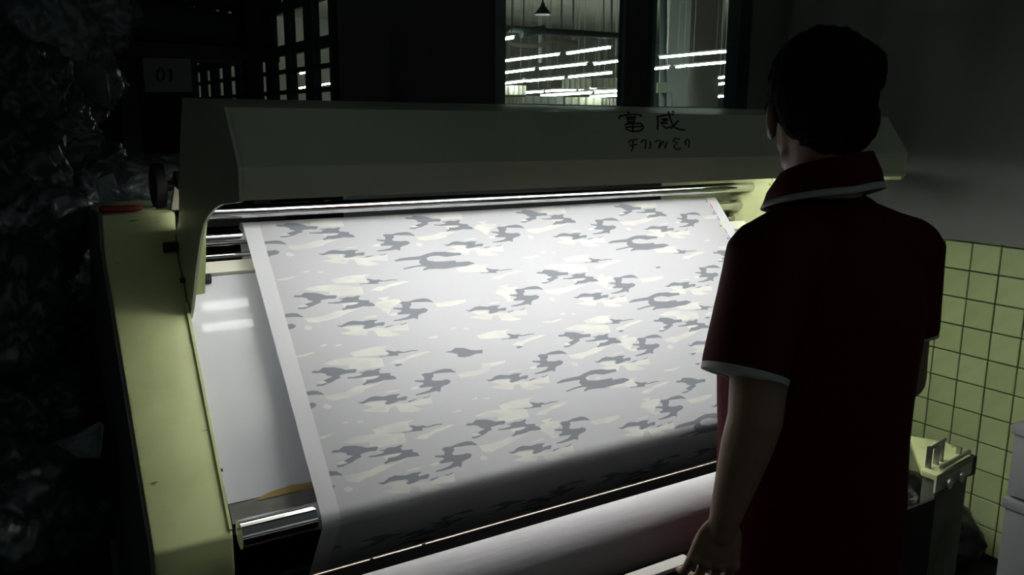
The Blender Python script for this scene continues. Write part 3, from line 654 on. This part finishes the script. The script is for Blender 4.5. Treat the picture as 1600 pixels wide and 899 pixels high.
for f in faces: edges += [(f[i], f[(i+1) % len(f)]) for i in range(len(f))]
ov, oe, of, ovo, oeo, ofo = delaunay_2d_cdt([Vector(p_) for p_ in verts], edges, [], 0, 1e-5, False)
regs = []
for f, k_ in zip(faces, kinds):
    P_ = [verts[i] for i in f]; us = [p_[0] for p_ in P_]; vs = [p_[1] for p_ in P_]
    regs.append((min(us), max(us), min(vs), max(vs), P_, k_))
regs.sort(key=lambda r: -r[5])
def kind_at(u, v_):
    for u0, u1, v0, v1, P_, k_ in regs:
        if u < u0 or u > u1 or v_ < v0 or v_ > v1: continue
        c = False; j = len(P_)-1
        for i in range(len(P_)):
            a, b = P_[i], P_[j]
            if (a[1] > v_) != (b[1] > v_) and u < (b[0]-a[0])*(v_-a[1])/(b[1]-a[1])+a[0]: c = not c
            j = i
        if c: return k_
    return 0
KF = []
for f in of:
    c = sum((ov[i] for i in f), Vector((0, 0)))/len(f); KF.append(kind_at(c[0], c[1]))
V3 = []
for p_ in ov:
    q = on_prof(p_[1]); wob = .0015*sin(p_[0]*5.0+p_[1]*2)
    V3.append((XC0+p_[0], q.x+nc.y*wob, q.y+nc.z*wob))
me = bpy.data.meshes.new('printed_cloth'); me.from_pydata(V3, [], [tuple(f) for f in of]); me.update()
for mt_ in (PAPER, CBASE, CLIGHT, CDARK, CBLUE, CRED, CLIME, CINK): me.materials.append(mt_)
me.polygons.foreach_set('material_index', KF)
me.polygons.foreach_set('use_smooth', [True]*len(me.polygons))
cl = link('printed_cloth', me)
def nrm_at(v_):
    a = on_prof(v_-.004); b = on_prof(v_+.004); d = (b-a).normalized(); return Vector((0, -d.y, d.x))
cl.data.normals_split_custom_set_from_vertices([nrm_at(p_[1]) for p_ in ov])
tag(cl, 'grey camouflage printed cloth with white selvage stretched over the sloping board', 'cloth')

# ================================================================== STORE ROOM ON THE LEFT
def crumple(c, r, name, material, lab, cat, grp, amp=.35, freq=3.0, sub=5, seed=0, parent=None):
    bm = bmesh.new(); bmesh.ops.create_icosphere(bm, subdivisions=sub, radius=1)
    off = Vector((seed*7.3, seed*3.1, seed*1.7))
    for v in bm.verts:
        d = v.co.normalized(); a = noise.noise(d*freq*.5+off); b = 1-abs(noise.noise(d*freq*1.3+off*2))*2; c2 = 1-abs(noise.noise(d*freq*3.2+off))*2
        v.co = d*(1+amp*a+amp*.45*b+amp*.18*c2)
    me = bpy.data.meshes.new(name)
    for v in bm.verts: v.co = Vector((v.co.x*r[0], v.co.y*r[1], v.co.z*r[2]))+Vector(c)
    bm.to_mesh(me); bm.free()
    o = link(name, me, material, parent); me.polygons.foreach_set('use_smooth', [True]*len(me.polygons))
    if lab: tag(o, lab, cat, grp)
    return o
bags = [((60, 40, 2.5), (.17, .17, .20), 'topmost crumpled plastic bundle at the upper left corner'), ((130, 30, 2.72), (.17, .2, .14), 'crumpled plastic bundle at the top, right of the topmost one'),
        ((30, 150, 2.3), (.14, .2, .17), 'grey plastic bundle at the left edge below the topmost one'), ((110, 125, 2.6), (.15, .2, .17), 'bulging plastic bundle in the middle of the upper stack'),
        ((20, 260, 2.2), (.14, .2, .14), 'bluish plastic bundle at the left edge halfway down the stack'), ((85, 205, 2.4), (.12, .16, .10), 'small bright plastic bundle with shiny creases in the middle of the stack'),
        ((120, 275, 2.7), (.17, .2, .15), 'dark plastic bundle left of the machine column top'), ((45, 360, 2.1), (.15, .2, .15), 'dull plastic bundle at column height by the left edge'),
        ((105, 400, 2.5), (.14, .18, .17), 'plastic bundle pressed against the dark column side'), ((20, 480, 2.0), (.12, .2, .17), 'tall plastic bundle at the left edge below column height'),
        ((95, 530, 2.4), (.15, .18, .16), 'sagging plastic bundle beside the lower column side'), ((50, 640, 2.1), (.16, .18, .14), 'lower plastic bundle near the hanging film corner'),
        ((30, 780, 1.9), (.16, .2, .15), 'dark plastic bundle nearest the floor at the left edge'), ((130, 760, 2.3), (.12, .15, .18), 'dark plastic bundle on the floor beside the column foot')]
for i, ((px, py, D), r, lab) in enumerate(bags):
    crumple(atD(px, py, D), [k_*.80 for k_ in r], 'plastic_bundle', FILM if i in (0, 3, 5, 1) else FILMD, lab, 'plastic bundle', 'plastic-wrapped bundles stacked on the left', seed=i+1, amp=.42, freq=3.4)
c = atD(222, 285, 2.9); crumple(c, (.16, .12, .10), 'plastic_bundle', FILM, 'pale plastic bundle behind the top of the left column', 'plastic bundle', 'plastic-wrapped bundles stacked on the left', seed=31, amp=.3)
def film(pxs, D, lab):
    P_ = [atD(x, y, D) for x, y in pxs]; c = sum(P_, Vector())/len(P_); n_ = Vector((-.5, -.8, .1)); V = []; Fc = []
    K = 10; m_ = len(P_)
    for k in range(K+1):
        for i in range(m_):
            q = c.lerp(P_[i], k/K); V.append(q+n_*.03*noise.noise(q*14))
    for k in range(K):
        for i in range(m_): a = k*m_+i; b = k*m_+(i+1) % m_; Fc.append((a, b, b+m_, a+m_))
    o = link('plastic_film', mesh('plastic_film', V, Fc), FILM, smooth=True); s_ = o.modifiers.new('t', 'SOLIDIFY'); s_.thickness = .002
    tag(o, lab, 'plastic film')
film([(108,95),(140,98),(168,110),(171,140),(173,172),(150,162),(128,140),(112,118)], 2.45, 'pointed grey film corner hanging from the upper plastic stack')
film([(62,704),(90,690),(120,678),(152,660),(160,665),(160,700),(158,716),(130,716),(95,718)], 1.9, 'triangular film corner spread low beside the dark column side')
film([(108,330),(115,300),(140,285),(178,270),(182,290),(150,312),(125,340),(112,350)], 2.6, 'draped film sheet left of the red screwdriver')
# storage rack with dark cloth rolls and a paper sign
rk = empty('storage_rack', (.5, 3.3, 0), 'tall black storage rack in the dark room behind the left column', 'rack')
for px in (196, 395, 530):
    q = atY(px, 100, 3.35); MB().box((q.x-.03, 3.32, 0), (q.x+.03, 3.38, 3.3)).build('post', BLACK, rk)
for z_ in (.6, 1.2, 1.82, 2.2):
    MB().box((.2, 3.30, z_-.03), (1.0, 3.34, z_+.02)).build('beam', BLACK, rk); MB().box((.2, 3.34, z_-.01), (1.0, 3.9, z_+.005)).build('shelf', BLACK, rk)
for i, (x0, z_, r_, lab) in enumerate(((.42, 1.93, .075, 'grey cloth roll lying on the rack above the paper sign'), (.46, 2.08, .07, 'upper dark cloth roll at the top edge of the rack'), (.40, 1.30, .075, 'dark cloth roll on the low rack shelf behind the column'))):
    e = empty('cloth_roll', (x0, 3.45, z_), lab, 'cloth roll', 'cloth rolls on the rack')
    MB().tube((x0, 3.42, z_), (x0+.6, 3.55, z_-.03), r_, n=28).build('wound_cloth', ROLLM, e, True); MB().tube((x0-.02, 3.417, z_), (x0+.62, 3.553, z_-.03), .02, n=12).build('core_tube', HDARK, e, True)
q = [atY(x, y, 3.26) for x, y in ((227,144),(301,144),(298,92),(222,90))]
sg = empty('paper_sign', q[0], 'grey paper sign reading 01 hanging on the dark rack', 'sign')
MB().poly(q, (0, .004, 0)).build('sheet', SIGNM, sg)
ts = MB(); h0 = [(245+ (4.5+(0))*0, 0)]
ov_ = [(251+5.5*cos(t), 117-9.5*sin(t)) for t in [2*pi*k/14 for k in range(15)]]
ts.path([atY(x, y, 3.256) for x, y in ov_], .0035, 6)
ts.path([atY(x, y, 3.256) for x, y in ((262, 111), (267, 107), (267, 127))], .0035, 6)
ts.build('numerals', BLACK, sg)

# ================================================================== THINGS BY THE RIGHT WALL
def carton(lo, hi, nm, lab):
    e = empty(nm, ((lo[0]+hi[0])/2, (lo[1]+hi[1])/2, lo[2]), lab, 'box', 'white boxes by the tiled wall')
    MB().box(lo, (hi[0], hi[1], hi[2]-.035)).build('body', WHITEBOX, e, bevel=.006)
    MB().box((lo[0]-.008, lo[1]-.008, hi[2]-.035), (hi[0]+.008, hi[1]+.008, hi[2])).build('lid', WHITEBOX, e, bevel=.006)
bx = atY(1587, 662, 1.32)
carton((bx.x, 1.0, .385), (min(bx.x+.20, 2.97), 1.32, bx.z), 'storage_box', 'upper pale grey box of the stack at the right edge by the tiles')
carton((bx.x, 1.0, 0.0), (min(bx.x+.20, 2.97), 1.32, .375), 'storage_box', 'lower pale grey box of the stack at the right edge by the tiles')
crumple((2.80, 1.72, .12), (.17, .26, .17), 'rubbish_bag', BAGM, 'slumped black plastic bag on the floor against the tiled wall', 'bag', None, amp=.25, freq=2.5, seed=77)

# ================================================================== THE MAN
man = empty('person', (1.187, .905, 0), 'person with short black hair in a maroon polo shirt standing at the machine', 'person')
KM = .965
def atD(x, y, v): return CAM + ray(x, y)*(v*KM)
HC = atD(1283, 171, 1.45)          # head centre
azh = radians(53-14); azb = radians(53-24)
def frame_(az, pitch=0):
    f = Vector((sin(az)*cos(pitch), cos(az)*cos(pitch), -sin(pitch))); r = Vector((cos(az), -sin(az), 0)); u = r.cross(f)
    return Matrix((r, f, u)).transposed()
MH = frame_(azh, radians(12)); MBd = frame_(azb)
hp = lambda x, y, z: HC + MH @ Vector((x, y, z))
M0 = Vector((1.23*KM, .938*KM, 0))
bpnt = lambda x, y, z: M0 + (MBd @ Vector((x, y, 0))) + Vector((0, 0, z))
bd = MB()
# head
bd.ellipsoid(hp(0, -.005, .03), (.075, .094, .080), MH)
bd.ellipsoid(hp(0, .030, -.035), (.064, .066, .082), MH)
bd.ellipsoid(hp(0, .040, -.085), (.047, .046, .036), MH)
bd.ellipsoid(hp(0, .075, -.112), (.022, .018, .016), MH)
for s in (-1, 1):
    bd.ellipsoid(hp(s*.040, .005, -.080), (.022, .035, .028), MH)
    bd.ellipsoid(hp(s*.030, .083, .004), (.030, .012, .009), MH)          # brow
    bd.ellipsoid(hp(s*.036, .072, -.040), (.022, .018, .022), MH)         # cheek
    bd.ellipsoid(hp(s*.081, -.008, -.018), (.009, .019, .031), MH @ Matrix.Rotation(s*.35, 3, 'Z'))
    bd.ellipsoid(hp(s*.079, .000, -.040), (.008, .010, .012), MH)         # lobe
bd.capsule(hp(0, .095, -.005), .008, hp(0, .112, -.042), .013)           # nose
bd.ellipsoid(hp(0, .094, -.075), (.024, .010, .006), MH); bd.ellipsoid(hp(0, .092, -.086), (.021, .010, .006), MH)
# neck and trunk
NB = atD(1288, 318, 1.455)
bd.capsule(hp(0, -.025, -.045), .056, NB, .060)
bd.capsule(hp(0, -.005, -.075), .048, NB+MBd@Vector((0, .02, 0)), .058)
SHL = atD(1203, 392, 1.375); SHR = atD(1413, 385, 1.535)
nbb = NB+Vector((0, 0, -.055)); bd.capsule(nbb, .046, SHL+Vector((0, 0, -.012)), .044); bd.capsule(nbb, .046, SHR+Vector((0, 0, -.012)), .044)
def loft(mb, rings, n=28, pw=2.4):
    V = []; F = []
    for (x, y, z, a, b) in rings:
        for k in range(n):
            t = 2*pi*k/n; cx = cos(t); sy = sin(t)
            V.append(bpnt(x+a*math.copysign(abs(cx)**(2/pw), cx), y+b*math.copysign(abs(sy)**(2/pw), sy), z))
    for i in range(len(rings)-1):
        for k in range(n): F.append((i*n+k, i*n+(k+1) % n, (i+1)*n+(k+1) % n, (i+1)*n+k))
    F.append(tuple(range(n-1, -1, -1))); F.append(tuple(range((len(rings)-1)*n, len(rings)*n)))
    mb.add(V, F)
loft(bd, [(0, 0, .85, .13, .10), (0, 0, 1.0, .125, .095), (0, .0, 1.15, .13, .095), (0, 0, 1.28, .14, .095), (0, -.01, 1.36, .12, .08), (0, -.01, 1.40, .07, .06)])
# legs
for s in (-1, 1):
    hip = bpnt(s*.085, 0, .86); kn = bpnt(s*.09, .015, .47); an = bpnt(s*.095, -.01, .09)
    bd.capsule(hip, .085, kn, .055); bd.capsule(kn, .055, an, .036); bd.capsule(an, .036, bpnt(s*.10, .15, .035), .028)
# arms
ELL = atD(1180, 655, 1.345); WRL = atD(1134, 806, 1.375)
ELR = atD(1408, 590, 1.57); WRR = bpnt(.10, .27, 1.02)
bd.capsule(SHL, .052, ELL, .042); bd.capsule(ELL, .042, ELL.lerp(WRL, .3), .040); bd.capsule(ELL.lerp(WRL, .3), .040, WRL, .0255)
bd.capsule(SHR, .052, ELR, .042); bd.capsule(ELR, .041, ELR.lerp(WRR, .3), .040); bd.capsule(ELR.lerp(WRR, .3), .040, WRR, .0255)
def hand(mb, W, dirp, dirf, side, thumbdir, curl=.5):
    """W wrist, dirp palm direction, side = across the palm, curl bends the fingers towards thumbdir side"""
    dirp = dirp.normalized(); side = (side-dirp*side.dot(dirp)).normalized(); nrm = dirp.cross(side).normalized()
    if nrm.dot(dirf) < 0: nrm = -nrm
    pc = W+dirp*.05
    rot = Matrix((side, dirp, nrm)).transposed()
    mb.ellipsoid(pc, (.038, .050, .015), rot)
    mb.capsule(W, .025, W+dirp*.03, .022)
    for i, (o_, ln) in enumerate(((-.034, .066), (-.0115, .076), (.0115, .072), (.034, .056))):
        k0 = W+dirp*(.088-abs(o_-.0)*.15)+side*o_
        mb.capsule(W+dirp*.045+side*o_*.8, .0105, k0, .0098, 10); mb.ellipsoid(k0-nrm*.004, (.0105, .012, .010), rot)
        d1 = (dirp*cos(curl*.6)+nrm*sin(curl*.6)+side*o_*1.5).normalized(); p1 = k0+d1*ln*.5
        d2 = (dirp*cos(curl*1.5)+nrm*sin(curl*1.5)+side*o_*1.0).normalized(); p2 = p1+d2*ln*.30
        d3 = (dirp*cos(curl*2.2)+nrm*sin(curl*2.2)).normalized(); p3 = p2+d3*ln*.24
        mb.capsule(k0, .0090, p1, .0082, 10); mb.capsule(p1, .0082, p2, .0076, 10); mb.capsule(p2, .0076, p3, .0068, 10)
    ts_ = thumbdir.normalized(); t0 = W+dirp*.018+ts_*.020; t1 = t0+(dirp*.6+ts_*.6+nrm*.3).normalized()*.042; t2 = t1+(dirp*.85+ts_*.2+nrm*.45).normalized()*.030; t3 = t2+(dirp*.9+nrm*.5).normalized()*.022
    mb.capsule(t0, .015, t1, .0115, 12); mb.capsule(t1, .0112, t2, .0098, 12); mb.capsule(t2, .0098, t3, .0085, 12)
HDL = atD(1104, 862, 1.40)-WRL
viewd = (WRL-CAM).normalized(); lat = Vector((cos(radians(53)), -sin(radians(53)), 0))
hand(bd, WRL, (HDL.normalized()*.6+Vector((0, 0, -.6))), viewd, lat*.8+viewd*.35, -(lat*.5-viewd*.9), .55)
hand(bd, WRR, MBd@Vector((-.5, .8, -.25)), Vector((0, 0, -1)), MBd@Vector((.8, .5, 0)), MBd@Vector((-.8, -.3, .1)), .35)
body = organic('body', bd, SKIN, man, .0036, 4)
for s in (-1, 1):
    ey = MB().ellipsoid(hp(s*.031, .078, -.014), (.013, .011, .008), MH).build('eye', mat('eye_white', (.6, .6, .58), .2), man, True)
    MB().ellipsoid(hp(s*.031, .0885, -.014), (.0055, .002, .0055), MH).build('iris', BLACK, ey, True)
# hair
hr = MB()
hr.ellipsoid(hp(-.003, -.012, .045), (.084, .102, .086), MH, 28, 20)
hr.ellipsoid(hp(-.003, -.045, .005), (.080, .072, .080), MH)
hr.ellipsoid(hp(.010, -.055, -.035), (.066, .052, .055), MH)
hr.ellipsoid(hp(.042, -.040, .050), (.047, .056, .054), MH)
hr.ellipsoid(hp(.040, -.01, .02), (.042, .06, .07), MH)
hr.ellipsoid(hp(0, .045, .085), (.070, .055, .032), MH)
for s in (-1, 1): hr.ellipsoid(hp(s*.076, .012, .008), (.012, .022, .045), MH)
def hairfold(c): return .0035*noise.noise(c*90)+.004*noise.noise(c*38)
organic('hair', hr, HAIR, man, .0045, 3, hairfold)
# polo shirt
sh = MB()
loft(sh, [(.006, 0, .70, .166, .118), (.006, 0, .80, .164, .118), (.006, .0, .92, .160, .115), (.004, .002, 1.05, .160, .115), (0, .0, 1.17, .163, .117), (0, -.006, 1.27, .165, .112), (0, -.012, 1.34, .150, .095), (0, -.012, 1.39, .11, .075), (0, -.01, 1.425, .07, .058)])
nbk = NB+Vector((0, 0, -.034))
sh.ellipsoid(NB+Vector((0, 0, -.026)), (.094, .092, .050), MBd)
sh.capsule(nbk, .058, SHL+Vector((0, 0, -.012)), .064); sh.capsule(nbk, .058, SHR+Vector((0, 0, -.012)), .066)
def sleeve(mb, a, b, r0, r1):
    d = (b-a); mb.path([a-d.normalized()*.05, a-d.normalized()*.03, a, a+d*.5, b], [.02, r0*.75, r0, (r0+r1)/2*1.02, r1], 24)
SLL = atD(1163, 588, 1.347); SLR = atD(1414, 523, 1.56)
sleeve(sh, SHL, SLL, .066, .064); sleeve(sh, SHR, SLR, .066, .052)
def cloth_fold(c):
    return .004*noise.noise(Vector((c.x*9, c.y*9, c.z*5)))+.0035*(1-2*abs(noise.noise(Vector((c.x*7+3, c.y*7, c.z*3+c.x*4)))))
shirt = organic('polo_shirt', sh, SHIRT, man, .006, 6, cloth_fold)
def ring(a, b, r, h, name):
    d = (b-a).normalized(); MB().path([b-d*h, b, b+d*.001], [r, r, r-.004], 32).build(name, TRIM, shirt, True)
ring(SHL, SLL+(SLL-SHL).normalized()*.002, .0672, .010, 'sleeve_trim'); ring(SHR, SLR+(SLR-SHR).normalized()*.002, .055, .010, 'sleeve_trim')
# collar: folded band, higher at the nape, with a pale stripe at its edge
def collar_pt(t, lvl):
    ca_, sa_ = cos(t), sin(t)
    base = NB+Vector((0, 0, .012))
    back = (1-sa_)/2          # 1 at the nape
    rr = {0: (.067, .066), 1: (.073, .072), 2: (.088, .086), 3: (.092, .096), 4:(.096,.101)}[lvl]
    zz = {0: .060, 1: .064, 2: .036, 3: .018, 4: .008}[lvl]
    return base+MBd@Vector((rr[0]*ca_*(.90 if ca_ > 0 else 1.08), rr[1]*sa_-.005, 0))+Vector((0, 0, zz-.050*(1-back)+.019*ca_-(.012*ca_ if ca_ < 0 else 0)+.006))
def band(levels, name, m_):
    V = []; Fc = []; n = 48
    for l in levels:
        for k in range(n): V.append(collar_pt(2*pi*k/n, l))
    for i in range(len(levels)-1):
        for k in range(n): Fc.append((i*n+k, i*n+(k+1) % n, (i+1)*n+(k+1) % n, (i+1)*n+k))
    o = link(name, mesh(name, V, Fc), m_, shirt, True); s_ = o.modifiers.new('t', 'SOLIDIFY'); s_.thickness = .003; s_.offset = 0
band([0, 1, 2, 3], 'collar', SHIRT); band([3, 4], 'collar_trim', TRIM)
# trousers, belt line and shoes
tr = MB()
loft(tr, [(0, 0, .66, .145, .11), (0, 0, .80, .142, .108), (0, 0, .88, .138, .105)])
for s in (-1, 1):
    tr.capsule(bpnt(s*.08, 0, .76), .098, bpnt(s*.09, .012, .46), .075); tr.capsule(bpnt(s*.09, .012, .46), .075, bpnt(s*.095, -.01, .12), .062)
organic('trousers', tr, TROUS, man, .009, 5)
for s in (-1, 1):
    shoe = MB(); shoe.ellipsoid(bpnt(s*.098, .045, .04), (.048, .135, .04), MBd); shoe.ellipsoid(bpnt(s*.096, -.03, .06), (.042, .06, .05), MBd)
    organic('shoe', shoe, RUBBER, man, .008, 3)
